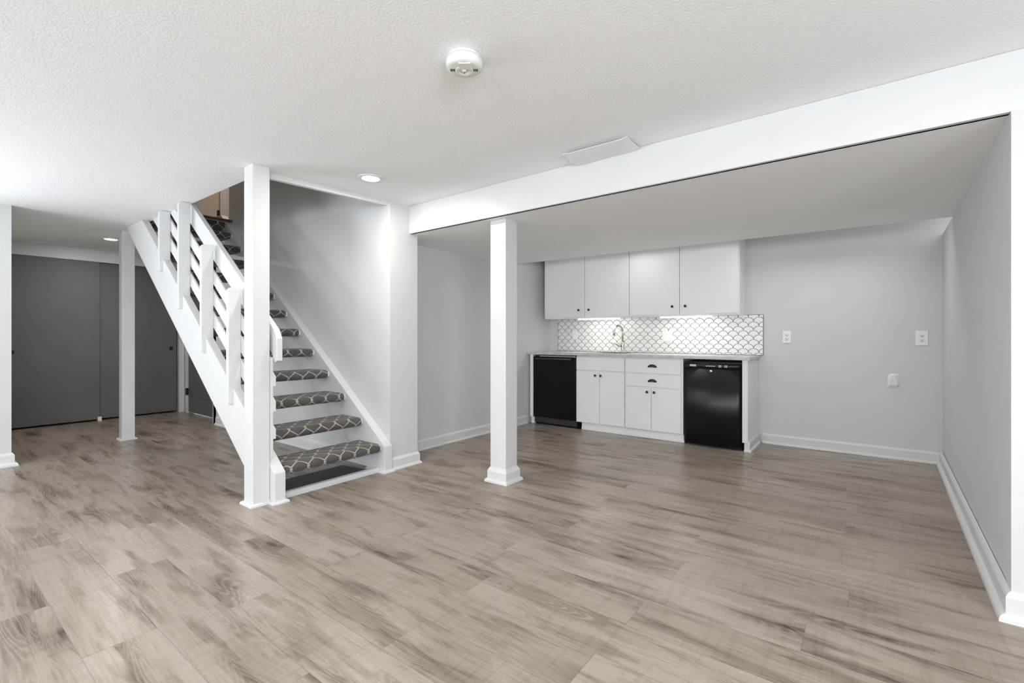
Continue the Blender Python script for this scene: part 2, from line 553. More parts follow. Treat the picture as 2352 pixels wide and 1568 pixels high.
# outward = right of travel
baseboard('baseboard_pier', [(XP, 2.53), (XP, 2.82), (XK, 2.82), (XK, 4.97)])
baseboard('baseboard_kitchen_back', [(-0.87, KB), (0.535, KB)])
baseboard('baseboard_kitchen_right', [(0.530, 5.53), (0.458, 2.668), (2.6, 2.648)], BASEW)
baseboard('baseboard_left', [(XL, YB), (XL, 0.645), (XL - 0.1, 0.645)], BASEW)
baseboard('baseboard_stair', [(-6.6, WY), (-3.42, WY)])

# ------------------------------------------------------------------ posts


def post_base(m, x0, x1, y0, y1, prof):
    pts = [(x0, y0), (x1, y0), (x1, y1), (x0, y1)]
    rings = []
    for o, u in prof:
        rings.append([(x0 - o, y0 - o, u), (x1 + o, y0 - o, u), (x1 + o, y1 + o, u), (x0 - o, y1 + o, u)])
    vs = [p for r in rings for p in r]; fs = []
    for i in range(len(rings) - 1):
        for k in range(4):
            fs.append((i * 4 + k, i * 4 + (k + 1) % 4, i * 4 + 4 + (k + 1) % 4, i * 4 + 4 + k))
    fs.append((0, 1, 2, 3)[::-1]); n = (len(rings) - 1) * 4; fs.append((n, n + 1, n + 2, n + 3))
    m.add(vs, fs)
    return m


def post(label, x0, x1, y0, y1, top, prof, part):
    t = thing('support_post', label, 'post', ((x0 + x1) / 2, (y0 + y1) / 2, 0))
    MB().box(x0, x1, y0, y1, 0, top).build('shaft', TRIM, t, bevel=0.003)
    post_base(MB(), x0, x1, y0, y1, prof).build(part, TRIM, t)
    return t


SHOE = [(0.020, 0), (0.020, 0.006), (0.017, 0.014), (0.010, 0.019), (0.001, 0.021)]
FULL = [(0.034, 0), (0.033, 0.012), (0.028, 0.022), (0.017, 0.026), (0.017, 0.082), (0.012, 0.094), (0.001, 0.112)]
post('white square post under the low ceiling in front of the kitchenette', -2.325, -2.175, 2.81, 2.955, SH, FULL, 'base_moulding')
post('white square newel post at the foot of the stairs, reaching the ceiling', -3.325, -3.20, 1.435, 1.545, CH, SHOE, 'shoe_moulding')
post('white square post standing before the charcoal closet doors', -6.475, -6.375, 1.512, 1.625, CH, SHOE, 'shoe_moulding')

# ------------------------------------------------------------------ staircase
SL = 0.19 / 0.2515
st = thing('staircase', 'white open-riser staircase with trellis-patterned carpet treads and slatted railing', 'staircase', (-4.2, 2.0, 0))


def slope_poly(ctop, cbot, xfront, ztop=None, xback=None, foot=True):
    """board outline in x,z between two sloped lines z = c - SL*x"""
    zt = lambda x, c: c - SL * x
    pts = []
    if foot:
        pts.append((xfront, 0)); pts.append((xfront, zt(xfront, ctop)))
    else:
        pts.append((xfront, zt(xfront, cbot))); pts.append((xfront, zt(xfront, ctop)))
    if ztop is not None:
        pts.append(((ctop - ztop) / SL, ztop)); pts.append(((cbot - ztop) / SL, ztop))
    else:
        pts.append((xback, zt(xback, ctop))); pts.append((xback, zt(xback, cbot)))
    if foot: pts.append((cbot / SL, 0))
    return pts


# far stringer against the wall, with its level end at the landing
pf = slope_poly(-2.155, -2.535, -3.14, ztop=2.60)
MB().prism(pf, 'y', 2.445, WY - 0.001).build('stringer', TRIM, st, bevel=0.003)
post_base(MB(), -3.36, -3.14, 2.445, 2.515, SHOE[:]).build('shoe_moulding', TRIM, st)
# near stringer, two boards: inner one with the foot, outer one dying into the newel post
MB().prism(slope_poly(-2.165, -2.525, -3.138, ztop=2.49), 'y', 1.5472, 1.6215).build('stringer', TRIM, st, bevel=0.003)
MB().prism(slope_poly(-1.995, -2.375, -3.327, ztop=CH - 0.001, foot=False), 'y', 1.489, 1.5466).build('stringer', TRIM, st, bevel=0.003)
post_base(MB(), -3.30, -3.138, 1.5472, 1.6215, SHOE[:]).build('shoe_moulding', TRIM, st)


def carpet_mesh(xn, zt, y0, y1, depth=0.275, th=0.074):
    """rounded carpet roll over one tread, UV = (y, arc length)"""
    def prof(ins):
        r = th / 2 - ins; zc = zt - th / 2; pts = []
        xb = xn - depth + ins
        pts.append((xb, zc + r))
        for k in range(0, 5): pts.append((xb + (xn - th / 2 - xb) * (k + 1) / 6.0, zc + r))
        for k in range(0, 13):
            a = math.pi / 2 - math.pi * k / 12
            pts.append((xn - th / 2 + 0.008 * math.cos(a) + r * math.cos(a) * 0.86, zc + r * math.sin(a)))
        for k in range(0, 4): pts.append((xn - th / 2 - (xn - th / 2 - xb) * (k + 1) / 5.0, zc - r))
        pts.append((xb, zc - r))
        return pts
    p0 = prof(0); arc = [0.0]
    for a, b in zip(p0, p0[1:]): arc.append(arc[-1] + math.dist(a, b))
    ys = [(y0, 0.014), (y0 + 0.004, 0.005), (y0 + 0.014, 0.0)]
    ys += [(y0 + 0.014 + (y1 - y0 - 0.028) * k / 6, 0.0) for k in range(1, 6)]
    ys += [(y1 - 0.014, 0.0), (y1 - 0.004, 0.005), (y1, 0.014)]
    vs = []; uv = []
    for y, ins in ys:
        for (x, z), s in zip(prof(ins), arc):
            vs.append((x, y, z)); uv.append((y, s))
    n = len(p0); fs = []
    for i in range(len(ys) - 1):
        for k in range(n - 1):
            fs.append((i * n + k, i * n + k + 1, (i + 1) * n + k + 1, (i + 1) * n + k))
        fs.append((i * n + n - 1, i * n, (i + 1) * n, (i + 1) * n + n - 1))
    fs.append(tuple(range(n))); fs.append(tuple(range((len(ys) - 1) * n, len(ys) * n))[::-1])
    return vs, fs, uv


def mesh_uv(name, vs, fs, uv, mat, parent, smooth=True):
    me = bpy.data.meshes.new(name); me.from_pydata(vs, [], fs)
    me.materials.append(mat)
    bm = bmesh.new(); bm.from_mesh(me)
    lay = bm.loops.layers.uv.new('UVMap')
    for f in bm.faces:
        f.smooth = smooth and len(f.verts) == 4
        for l in f.loops: l[lay].uv = uv[l.vert.index]
    bmesh.ops.recalc_face_normals(bm, faces=bm.faces)
    bm.to_mesh(me); bm.free()
    o = bpy.data.objects.new(name, me); COL.objects.link(o)
    o.parent = parent; PLOC[o.name] = Vector((0, 0, 0))
    o.location = -PLOC.get(parent.name, Vector((0, 0, 0)))
    return o


for i in range(12):
    xn = -3.158 - 0.2515 * i; zt = 0.242 + 0.19 * i
    tr = MB().box(xn - 0.262, xn - 0.03, 1.622, 2.4445, zt - 0.060, zt - 0.016).build('tread', TRIM, st)
    vs, fs, uv = carpet_mesh(xn, zt, 1.634, 2.418)
    uv = [(a, b + 0.043 * i) for a, b in uv]
    mesh_uv('carpet', vs, fs, uv, CARPET, tr)
# landing: carpeted riser and wooden nosing
vs = [(-6.158, 1.625, 2.335), (-6.158, 2.44, 2.335), (-6.158, 2.44, 2.492), (-6.158, 1.625, 2.492), (-6.166, 1.625, 2.335), (-6.166, 2.44, 2.335), (-6.166, 2.44, 2.492), (-6.166, 1.625, 2.492)]
mesh_uv('riser', vs, [(0, 1, 2, 3), (4, 7, 6, 5), (0, 4, 5, 1), (2, 6, 7, 3), (1, 5, 6, 2), (0, 3, 7, 4)], [(p[1], p[2]) for p in vs], CARPET, st, False)
nz = MB().box(-7.38, -6.130, 1.58, 2.515, 2.5005, 2.527).build('nosing', NOSE, st, bevel=0.006)
nz['label'] = 'brown wooden nosing'
# thin dark grey slab on the floor under the lowest tread and the low white threshold before it
db = MB().prism([(-3.60, 0.004), (-3.255, 0.004), (-3.255, 0.03), (-3.60, 0.012)], 'y', 1.625, 2.36).build('dark_slab', DARKG, st, bevel=0.003)
db['label'] = 'dark grey slab under the lowest tread'
MB().prism([(-3.255, 0.0), (-3.205, 0.0), (-3.205, 0.018), (-3.212, 0.026), (-3.216, 0.032), (-3.222, 0.036), (-3.255, 0.036)], 'y', 1.622, 2.444).build('threshold', TRIM, st)
# railing
for x0, x1, top in ((-5.078, -5.040, CH - 0.002), (-4.612, -4.577, CH - 0.002), (-4.140, -4.106, 1.835), (-3.664, -3.627, 1.468)):
    bz = -2.12 - SL * (x0 + x1) / 2
    MB().prism([(1.459, bz), (1.459, top - 0.018), (1.474, top), (1.5455, top), (1.5455, bz)], 'x', x0, x1).build('baluster', TRIM, st, bevel=0.004)
for ct, cb in ((-1.470, -1.576), (-1.633, -1.740), (-1.806, -1.916)):
    xb = max(-5.6, (ct - 2.40) / SL)
    MB().prism(slope_poly(ct, cb, -3.255, xback=xb, foot=False), 'y', 1.5455, 1.5600).build('rail', TRIM, st, bevel=0.002)
hp = [(-3.148, 0.955), (-3.148, 1.105), (-3.185, -1.24 + SL * 3.185), (-5.10, -1.24 + SL * 5.10), (-5.10, -1.418 + SL * 5.10), (-3.24, -1.418 + SL * 3.24), (-3.175, 0.945)]
MB().prism(hp, 'y', 1.566, 1.606).build('handrail', TRIM, st, bevel=0.005, seg=3)
# notched board standing behind the newel post
nb = [(1.548, 0.30), (1.570, 0.30)]
for z1, z0 in ((0.524, 0.424), (0.713, 0.609), (0.881, 0.781)):
    nb += [(1.570, z0), (1.5885, z0), (1.5885, z1 - 0.035), (1.570, z1)]
nb += [(1.570, 0.98), (1.548, 0.98)]
MB().prism(nb, 'x', -3.250, -3.203).build('notched_board', TRIM, st, bevel=0.002)

# ------------------------------------------------------------------ closet and alcove doors


def sliding_door(n, x, y0, y1, pull_y, pull_z, label):
    d = struct(MB().box(x - 0.035, x, y0, y1, 0.022, 2.125).build('door_%d' % n, DOORG, bevel=0.002))
    d['label'] = label
    p = MB().lathe([(0.0, 0.0012), (0.020, 0.0012), (0.024, 0.003), (0.027, 0.0035), (0.028, 0.0)], (x, pull_y, pull_z), 'x', 24).build('finger_pull', BLACK, d)
    return d


sliding_door(1, XC - 0.005, 0.79, 1.695, 0.885, 0.93, 'charcoal sliding closet door, the front panel nearer the wall end')
sliding_door(2, XC - 0.055, 1.66, 2.58, 2.515, 0.94, 'charcoal sliding closet door, the rear panel next to the hinged door')
m = MB().box(XC - 0.02, XC + 0.02, 0.62, 2.595, 2.10, 2.235).box(XC - 0.012, XC + 0.028, 0.62, 2.595, 2.225, CH - 0.001)
struct(m.build('trim_2', TRIM, bevel=0.003))
m = MB().box(XC, XC + 0.016, 2.588, 2.655, 0, 2.10).box(XC, XC + 0.021, 2.588, 2.602, 0, 2.10).box(XC, XC + 0.021, 2.64, 2.655, 0, 2.10)
struct(m.build('trim_3', TRIM, bevel=0.002))
m = MB().box(-8.03, -7.965, 2.640, 2.66, 0, 2.12).box(-6.93, -6.85, 2.640, 2.66, 0, 2.12).box(-7.965, -6.93, 2.640, 2.66, 2.05, 2.12)
struct(m.build('trim_4', TRIM, bevel=0.002))
m = MB().box(-7.965, -6.925, 2.665, 2.70, 0.012, 2.05)
for z0, z1 in ((0.24, 0.93), (1.08, 1.90)):
    for x0, x1 in ((-7.84, -7.50), (-7.39, -7.05)):
        m.box(x0, x1, 2.659, 2.665, z0, z0 + 0.03).box(x0, x1, 2.659, 2.665, z1 - 0.03, z1)
        m.box(x0, x0 + 0.03, 2.659, 2.665, z0, z1).box(x1 - 0.03, x1, 2.659, 2.665, z0, z1)
d3 = struct(m.build('door_3', DOORG, bevel=0.003))
d3['label'] = 'charcoal panelled hinged door behind the stairs'
for z in (0.26, 1.80):
    MB().box(-7.99, -7.955, 2.632, 2.662, z, z + 0.10).build('hinge', BLACK, d3)
g = MB().box(XC - 0.045, XC + 0.035, 1.672, 1.712, 0.0, 0.012).box(XC - 0.048, XC - 0.008, 1.690, 1.700, 0.012, 0.05).box(XC + 0.002, XC + 0.012, 1.672, 1.712, 0.012, 0.055)
tag(g.build('door_guide', PLAST), 'small white plastic floor guide between the two sliding closet doors', 'door guide')

# upstairs door
d4 = struct(MB().box(-7.398, -7.36, 2.08, 2.845, 2.53, 4.53).build('door_4', UPDOOR))
d4['label'] = 'beige door at the top of the stairs'
MB().box(-7.362, -7.352, 2.815, 2.85, 2.82, 2.91).build('hinge', BLACK, d4)
struct(MB().box(-7.398, -7.34, 2.848, 2.925, 2.53, 4.60).build('trim_5', TRIM))

# ------------------------------------------------------------------ ceiling fittings


def can_light(x, y, label):
    t = thing('recessed_light', label, 'ceiling light', (x, y, CH), 'recessed ceiling lights')
    MB().lathe([(0.060, -0.004), (0.066, -0.007), (0.086, -0.006), (0.092, 0.0)], (x, y, CH), 'z', 40).build('trim_ring', PLAST, t)
    MB().lathe([(0.0, -0.0065), (0.055, -0.0065), (0.061, -0.004)], (x, y, CH), 'z', 40).build('lens', LENS, t)
    l = bpy.data.lights.new('recessed_lamp', 'AREA'); l.shape = 'DISK'; l.size = 0.11; l.energy = 9; l.color = (1.0, 0.95, 0.88)
    o = bpy.data.objects.new('recessed_lamp', l); COL.objects.link(o); o.location = (x, y, CH - 0.012)
    return t


# unseen recessed lights added as fill, behind and beside the camera
for x, y in ((0.2, 0.95), (-0.9, 0.15), (1.6, 1.45), (-2.6, -0.9), (0.9, -1.6), (-4.4, -1.2), (-1.0, -3.2)):
    o = struct(MB().lathe([(0.0, -0.005), (0.060, -0.005), (0.066, -0.007), (0.086, -0.006), (0.092, -0.0005)], (x, y, CH), 'z', 32).build('fill_light_trim', LENS))
    l = bpy.data.lights.new('recessed_lamp', 'AREA'); l.shape = 'DISK'; l.size = 0.13; l.energy = FILLW; l.color = (1.0, 0.96, 0.91)
    o = bpy.data.objects.new('recessed_lamp', l); COL.objects.link(o); o.location = (x, y, CH - 0.014)

can_light(-2.83, 2.078, 'round recessed ceiling light, lit, beside the stair opening')
can_light(-7.02, 1.565, 'round recessed ceiling light, lit, in front of the closet doors')

t = thing('smoke_detector', 'round cream smoke alarm on the textured main ceiling', 'smoke detector', (-1.30, 1.405, CH))
sx, sy = -1.30, 1.405
MB().lathe([(0.0, -0.001), (0.068, -0.001), (0.070, -0.012), (0.066, -0.014), (0.0, -0.014)], (sx, sy, CH), 'z', 48).build('mounting_plate', CREAM, t)
MB().lathe([(0.0, -0.013), (0.0735, -0.013), (0.0745, -0.030), (0.071, -0.044), (0.062, -0.0505), (0.055, -0.052), (0.0, -0.0525)], (sx, sy, CH), 'z', 48).build('housing', CREAM, t)


def det(a, b, h=0.0):    # a: along camera right, b: away from the camera, local axes of the alarm face
    c, s = math.cos(YAW), math.sin(YAW)
    return (sx + a * c - b * s, sy + a * s + b * c, CH - h)


def det_box(mb, a0, a1, b0, b1, h0, h1):
    q = [det(a0, b0), det(a1, b0), det(a1, b1), det(a0, b1)]
    mb.prism([(p[0], p[1]) for p in q], 'z', CH - h1, CH - h0)


m = MB(); det_box(m, -0.019, 0.030, -0.052, -0.006, 0.050, 0.0555); m.build('battery_door', CREAM, t, bevel=0.002)
c0 = det(0.0, 0.008)
m = MB().lathe([(0.036, -0.0520), (0.036, -0.0540), (0.034, -0.0545), (0.014, -0.0545), (0.014, -0.0520)], (c0[0], c0[1], CH), 'z', 40).build('grille_ring', CREAM, t)
c1 = det(0.0, 0.002)
MB().lathe([(0.0, -0.0575), (0.007, -0.0575), (0.009, -0.056), (0.009, -0.052)], (c1[0], c1[1], CH), 'z', 24).build('test_button', CREAM, t)
for k in range(3):
    for s in (-1, 1):
        m = MB(); a = s * (0.040 + 0.0066 * k); det_box(m, a - 0.0019, a + 0.0019, -0.007, 0.009, 0.0522, 0.0533); m.build('sounder_slot', BLACK, t)
c2 = det(0.0, 0.019)
MB().cyl((c2[0], c2[1], CH - 0.0553), 0.002, 0.002).build('indicator', BLACK, t)

# air vent deflector: bowed plastic sheet held to the ceiling
vs = []; fs = []
NX, NY = 16, 6
for side in (0, 1):
    for i in range(NX + 1):
        for j in range(NY + 1):
            u = i / NX; w = j / NY
            x = -1.495 + 0.425 * u; y = 2.497 + 0.218 * w
            z = CH - 0.008 - 0.010 * math.sin(math.pi * w) ** 0.8 - 0.010 * (1 - u) ** 4 * w - (0.006 if abs(u - 0.5) < 0.38 else 0.006 * (1 - (abs(u - 0.5) - 0.38) / 0.12))
            vs.append((x, y, z - (0.003 if side == 0 else 0)))
n1 = (NX + 1) * (NY + 1)
idx = lambda s, i, j: s * n1 + i * (NY + 1) + j
for i in range(NX):
    for j in range(NY):
        fs.append((idx(0, i, j), idx(0, i, j + 1), idx(0, i + 1, j + 1), idx(0, i + 1, j)))
        fs.append((idx(1, i, j), idx(1, i + 1, j), idx(1, i + 1, j + 1), idx(1, i, j + 1)))
for i in range(NX):
    fs.append((idx(0, i, 0), idx(0, i + 1, 0), idx(1, i + 1, 0), idx(1, i, 0))); fs.append((idx(0, i, NY), idx(1, i, NY), idx(1, i + 1, NY), idx(0, i + 1, NY)))
for j in range(NY):
    fs.append((idx(0, 0, j), idx(1, 0, j), idx(1, 0, j + 1), idx(0, 0, j + 1))); fs.append((idx(0, NX, j), idx(0, NX, j + 1), idx(1, NX, j + 1), idx(1, NX, j)))
tag(MB().add(vs, fs, False).build('vent_cover', PLAST, origin=(-1.28, 2.6, CH)), 'white bowed plastic vent cover on the ceiling against the beam', 'vent cover')

# ------------------------------------------------------------------ kitchenette
FY = 5.0     # face of doors


def knob(parent, x, y, z):
    MB().lathe([(0.006, 0.0), (0.005, -0.010), (0.012, -0.016), (0.0145, -0.022), (0.012, -0.027), (0.0, -0.0285)], (x, y, z), 'y', 20).build('knob', BLACK, parent)


def cup_pull(parent, x, y, z):
    vs = []; fs = []; NU, NV = 16, 6; w, h, dp = 0.052, 0.034, 0.024
    for s in (0, 1):
        q = 0.88 if s else 1.0
        for i in range(NU + 1):
            a = math.pi * i / NU
            for j in range(NV + 1):
                b = math.pi / 2 * j / NV
                vs.append((x + w * q * math.cos(a) * (0.35 + 0.65 * math.cos(b) ** 0.6 if j < NV else 0.35), y - dp * q * math.sin(b) * (0.15 + 0.85 * math.sin(a)), z - 0.016 + h * q * math.sin(a) * math.cos(b) ** 0.5 if j < NV else z - 0.016 + 0.004 * math.sin(a)))
    n = (NU + 1) * (NV + 1)
    for s in (0, 1):
        for i in range(NU):
            for j in range(NV):
                k = s * n + i * (NV + 1) + j
                fs.append((k, k + NV + 1, k + NV + 2, k + 1))
    MB().add(vs, fs, True).build('cup_pull', BLACK, parent)


def front(name, parent, x0, x1, z0, z1, y=FY, t=0.018):
    return MB().box(x0, x1, y, y + t, z0, z1).build(name, CABW, parent, bevel=0.002)


# end panels
t = thing('end_panel', 'narrow white cabinet end panel between the left wall and the dishwasher', 'cabinet panel', (-3.447, 5.25, 0))
MB().box(-3.472, -3.424, FY, KB - 0.001, 0.085, CT0 - 0.001).build('panel_board', CABW, t, bevel=0.002)
MB().box(-3.472, -3.424, FY + 0.03, KB - 0.001, 0, 0.085).build('plinth', CABW, t)
t = thing('end_panel', 'white cabinet end panel right of the black mini fridge', 'cabinet panel', (-0.93, 5.25, 0))
MB().box(-0.962, -0.912, FY, KB - 0.001, 0.085, CT0 - 0.001).build('panel_board', CABW, t, bevel=0.002)
MB().box(-0.945, -0.912, FY + 0.025, KB - 0.001, 0, 0.085).build('plinth', CABW, t)
MB().sweep(BASE, [(-0.945, FY + 0.024), (-0.9115, FY + 0.024), (-0.9115, KB - 0.02)]).build('base_moulding', TRIM, t)

# sink cabinet and drawer cabinet
t = thing('sink_cabinet', 'white base cabinet under the sink with blank front over two doors', 'cabinet', (-2.485, 5.25, 0))
m = MB().box(-2.797, -2.779, FY + 0.019, KB - 0.002, 0.088, CT0 - 0.002).box(-2.194, -2.176, FY + 0.019, KB - 0.002, 0.088, CT0 - 0.002)
m.box(-2.779, -2.194, FY + 0.019, KB - 0.002, 0.088, 0.106).box(-2.779, -2.194, KB - 0.012, KB - 0.002, 0.106, CT0 - 0.002)
m.box(-2.779, -2.194, FY + 0.019, FY + 0.037, 0.70, CT0 - 0.002).box(-2.779, -2.194, FY + 0.019, FY + 0.037, 0.106, 0.13).box(-2.50, -2.47, FY + 0.019, FY + 0.037, 0.13, 0.70)
m.build('carcass', CABW, t)
front('false_front', t, -2.792, -2.179, 0.719, 0.868)
for x0, x1, kx in ((-2.792, -2.4875, -2.534), (-2.4835, -2.179, -2.464)):
    d = front('door', t, x0, x1, 0.095, 0.708); knob(d, kx, FY, 0.660)
MB().box(-2.745, -2.176, FY + 0.05, FY + 0.066, 0.0, 0.088).box(-2.745, -2.176, FY + 0.040, FY + 0.05, 0.0, 0.016).build('toe_kick', CABW, t)

t = thing('drawer_cabinet', 'white base cabinet with two cup-pull drawers over two small doors', 'cabinet', (-1.86, 5.25, 0))
m = MB().box(-2.174, -2.156, FY + 0.019, KB - 0.002, 0.088, CT0 - 0.002).box(-1.546, -1.528, FY + 0.002, KB - 0.002, 0.088, CT0 - 0.002)
m.box(-2.156, -1.546, FY + 0.019, KB - 0.002, 0.088, 0.106).box(-2.156, -1.546, KB - 0.012, KB - 0.002, 0.106, CT0 - 0.002)
m.box(-2.156, -1.546, FY + 0.019, FY + 0.037, 0.86, CT0 - 0.002).box(-2.156, -1.546, FY + 0.019, FY + 0.037, 0.69, 0.73).box(-2.156, -1.546, FY + 0.019, FY + 0.037, 0.53, 0.58).box(-2.156, -1.546, FY + 0.019, FY + 0.037, 0.106, 0.13).box(-1.88, -1.84, FY + 0.019, FY + 0.037, 0.13, 0.53)
m.build('carcass', CABW, t)
for z0, z1, pz in ((0.716, 0.868, 0.797), (0.567, 0.703, 0.637)):
    d = front('drawer', t, -2.169, -1.549, z0, z1); cup_pull(d, -1.857, FY, pz)
for x0, x1, kx in ((-2.169, -1.870, -1.908), (-1.866, -1.549, -1.830)):
    d = front('door', t, x0, x1, 0.095, 0.551); knob(d, kx, FY, 0.512)
MB().box(-2.174, -1.528, FY + 0.05, FY + 0.066, 0.0, 0.088).box(-2.174, -1.528, FY + 0.040, FY + 0.05, 0.0, 0.016).build('toe_kick', CABW, t)

# dishwasher
t = thing('dishwasher', 'black built-in dishwasher with a bar handle at the left end of the counter', 'dishwasher', (-3.11, 5.25, 0))
MB().box(-3.415, -2.802, FY + 0.03, KB - 0.02, 0.02, CT0 - 0.012).build('body', DARK, t)
MB().box(-3.417, -2.801, FY - 0.004, FY + 0.029, 0.095, 0.862).build('door', BLACKM, t, bevel=0.006, seg=3)
MB().box(-3.32, -2.803, FY - 0.001, FY + 0.03, 0.8645, 0.876).build('trim_strip', STEEL, t)
hd = MB().tube([(-3.37, FY - 0.032, 0.838), (-2.85, FY - 0.032, 0.838)], 0.011).box(-3.365, -3.345, FY - 0.03, FY - 0.004, 0.828, 0.844).box(-2.875, -2.855, FY - 0.03, FY - 0.004, 0.828, 0.844).build('handle', HANDLE, t)
MB().box(-3.40, -2.755, FY + 0.035, FY + 0.049, 0.0, 0.086).build('toe_panel', BLACKM, t)

# mini fridge
t = thing('mini_fridge', 'black undercounter fridge with a lock and control strip, right of the drawers', 'fridge', (-1.245, 5.25, 0))
MB().box(-1.522, -0.968, FY + 0.035, KB - 0.03, 0.012, 0.862).build('body', BLACKM, t, bevel=0.003)
FX0, FX1 = -1.522, -0.970


def bulge(z0, z1, y0=FY + 0.033, amp=0.030):
    n = 24; pts = []
    for k in range(n + 1):
        u = k / n; x = FX0 + (FX1 - FX0) * u
        e = min(u, 1 - u) * (FX1 - FX0)
        r = 0.012
        rnd = 0.012 * (1 - math.sqrt(max(0, 1 - (1 - min(e, r) / r) ** 2)))
        pts.append((x, FY + 0.004 - amp * math.sin(math.pi * u) + rnd))
    pts += [(FX1, y0), (FX0, y0)]
    return MB().prism(pts, 'z', z0, z1)


dr = bulge(0.03, 0.790).build('door', BLACKG, t)
for p in dr.data.polygons: p.use_smooth = abs(p.normal.z) < 0.5
cp = bulge(0.794, 0.846).build('control_panel', BLACKG, t)
for p in cp.data.polygons: p.use_smooth = abs(p.normal.z) < 0.5
fy = lambda x: FY + 0.004 - 0.030 * math.sin(math.pi * (x - FX0) / (FX1 - FX0))


def mark(x0, x1, z0, z1, parent, mat=GREYM, name='marking'):
    a, b = fy(x0), fy(x1)
    return MB().prism([(x0, a - 0.0015), (x1, b - 0.0015), (x1, b + 0.001), (x0, a + 0.001)], 'z', z0, z1).build(name, mat, parent)


mark(-1.455, -1.390, 0.812, 0.832, cp, name='display')
mark(-1.315, -1.285, 0.812, 0.830, cp, DARK, 'display')
for k in range(7):
    w = 0.009; x = -1.290 + 0.0125 * k
    mark(x, x + w, 0.815 + 0.001 * (k % 2), 0.825, cp, name='lettering')
for xq in (-1.172, -1.118):
    for dx in (0, 0.014):
        for dz in (0, 0.012): mark(xq + dx, xq + dx + 0.010, 0.810 + dz, 0.810 + dz + 0.009, cp, name='button')
MB().lathe([(0.0, -0.006), (0.010, -0.006), (0.014, -0.003), (0.014, 0.002)], (-1.245, fy(-1.245), 0.769), 'y', 24).build('lock', STEEL, dr)
for fx in (-1.49, -1.0):
    MB().cyl((fx, FY + 0.06, 0.0), 0.018, 0.013).build('foot', DARK, t)

# countertop with a sink cut-out, sink and faucet
m = MB()
X0, X1, Y0, Y1 = -3.490, -0.893, 4.978, KB - 0.0005
SX0, SX1, SY0, SY1 = -2.72, -2.22, 5.09, 5.40
m.box(X0, SX0, Y0, Y1, CT0, CT1).box(SX1, X1, Y0, Y1, CT0, CT1).box(SX0, SX1, Y0, SY0, CT0, CT1).box(SX0, SX1, SY1, Y1, CT0, CT1)
tag(m.build('countertop', QUARTZ, origin=(-2.19, 5.25, CT0)), 'long pale grey quartz countertop over the black appliances and white cabinets', 'countertop')
t = thing('sink', 'stainless bar sink set in the grey countertop below the faucet', 'sink', (-2.47, 5.24, CT1))
m = MB().box(SX0 + 0.002, SX1 - 0.002, SY0 + 0.002, SY1 - 0.002, 0.76, 0.764)
m.box(SX0 + 0.002, SX0 + 0.006, SY0 + 0.002, SY1 - 0.002, 0.764, CT1).box(SX1 - 0.006, SX1 - 0.002, SY0 + 0.002, SY1 - 0.002, 0.764, CT1)
m.box(SX0 + 0.006, SX1 - 0.006, SY0 + 0.002, SY0 + 0.006, 0.764, CT1).box(SX0 + 0.006, SX1 - 0.006, SY1 - 0.006, SY1 - 0.002, 0.764, CT1)
m.build('basin', STEEL, t)
m = MB().box(SX0 - 0.012, SX1 + 0.012, SY0 - 0.012, SY0 + 0.002, CT1 + 0.0003, CT1 + 0.003).box(SX0 - 0.012, SX1 + 0.012, SY1 - 0.002, SY1 + 0.012, CT1 + 0.0003, CT1 + 0.003)
m.box(SX0 - 0.012, SX0 + 0.002, SY0 + 0.002, SY1 - 0.002, CT1 + 0.0003, CT1 + 0.003).box(SX1 - 0.002, SX1 + 0.012, SY0 + 0.002, SY1 - 0.002, CT1 + 0.0003, CT1 + 0.003)
m.build('rim', STEEL, t)
t = thing('faucet', 'brushed nickel gooseneck faucet with side lever behind the sink', 'faucet', (-2.395, 5.45, CT1))
fx, fyy = -2.395, 5.45
MB().lathe([(0.026, 0), (0.026, 0.004), (0.020, 0.010), (0.019, 0.06), (0.021, 0.075), (0.021, 0.125), (0.014, 0.135), (0.0, 0.135)], (fx, fyy, CT1 + 0.0003), 'z', 24).build('base', STEEL, t)
pts = [(fx, fyy, CT1 + 0.13), (fx, fyy, CT1 + 0.25)]
for k in range(0, 11):
    a = math.pi * k / 10
    pts.append((fx - 0.022 * (1 - math.cos(a)), fyy - 0.075 * (1 - math.cos(a)), CT1 + 0.255 + 0.075 * math.sin(a)))
pts.append((fx - 0.045, fyy - 0.152, CT1 + 0.205))
MB().tube(pts, [0.0125] * (len(pts) - 3) + [0.0135, 0.015, 0.0155]).build('spout', STEEL, t)
MB().tube([(fx - 0.018, fyy - 0.01, CT1 + 0.085), (fx - 0.055, fyy - 0.03, CT1 + 0.092)], [0.018, 0.016]).tube([(fx - 0.05, fyy - 0.027, CT1 + 0.092), (fx - 0.16, fyy - 0.06, CT1 + 0.135)], [0.008, 0.005]).build('lever', STEEL, t)

# backsplash
b = MB().box(-3.382, -0.862, KB - 0.010, KB - 0.0004, CT1 + 0.0005, 1.350).build('backsplash', TILE)
tag(b, 'white fish-scale tile backsplash with dark grout above the countertop', 'backsplash')

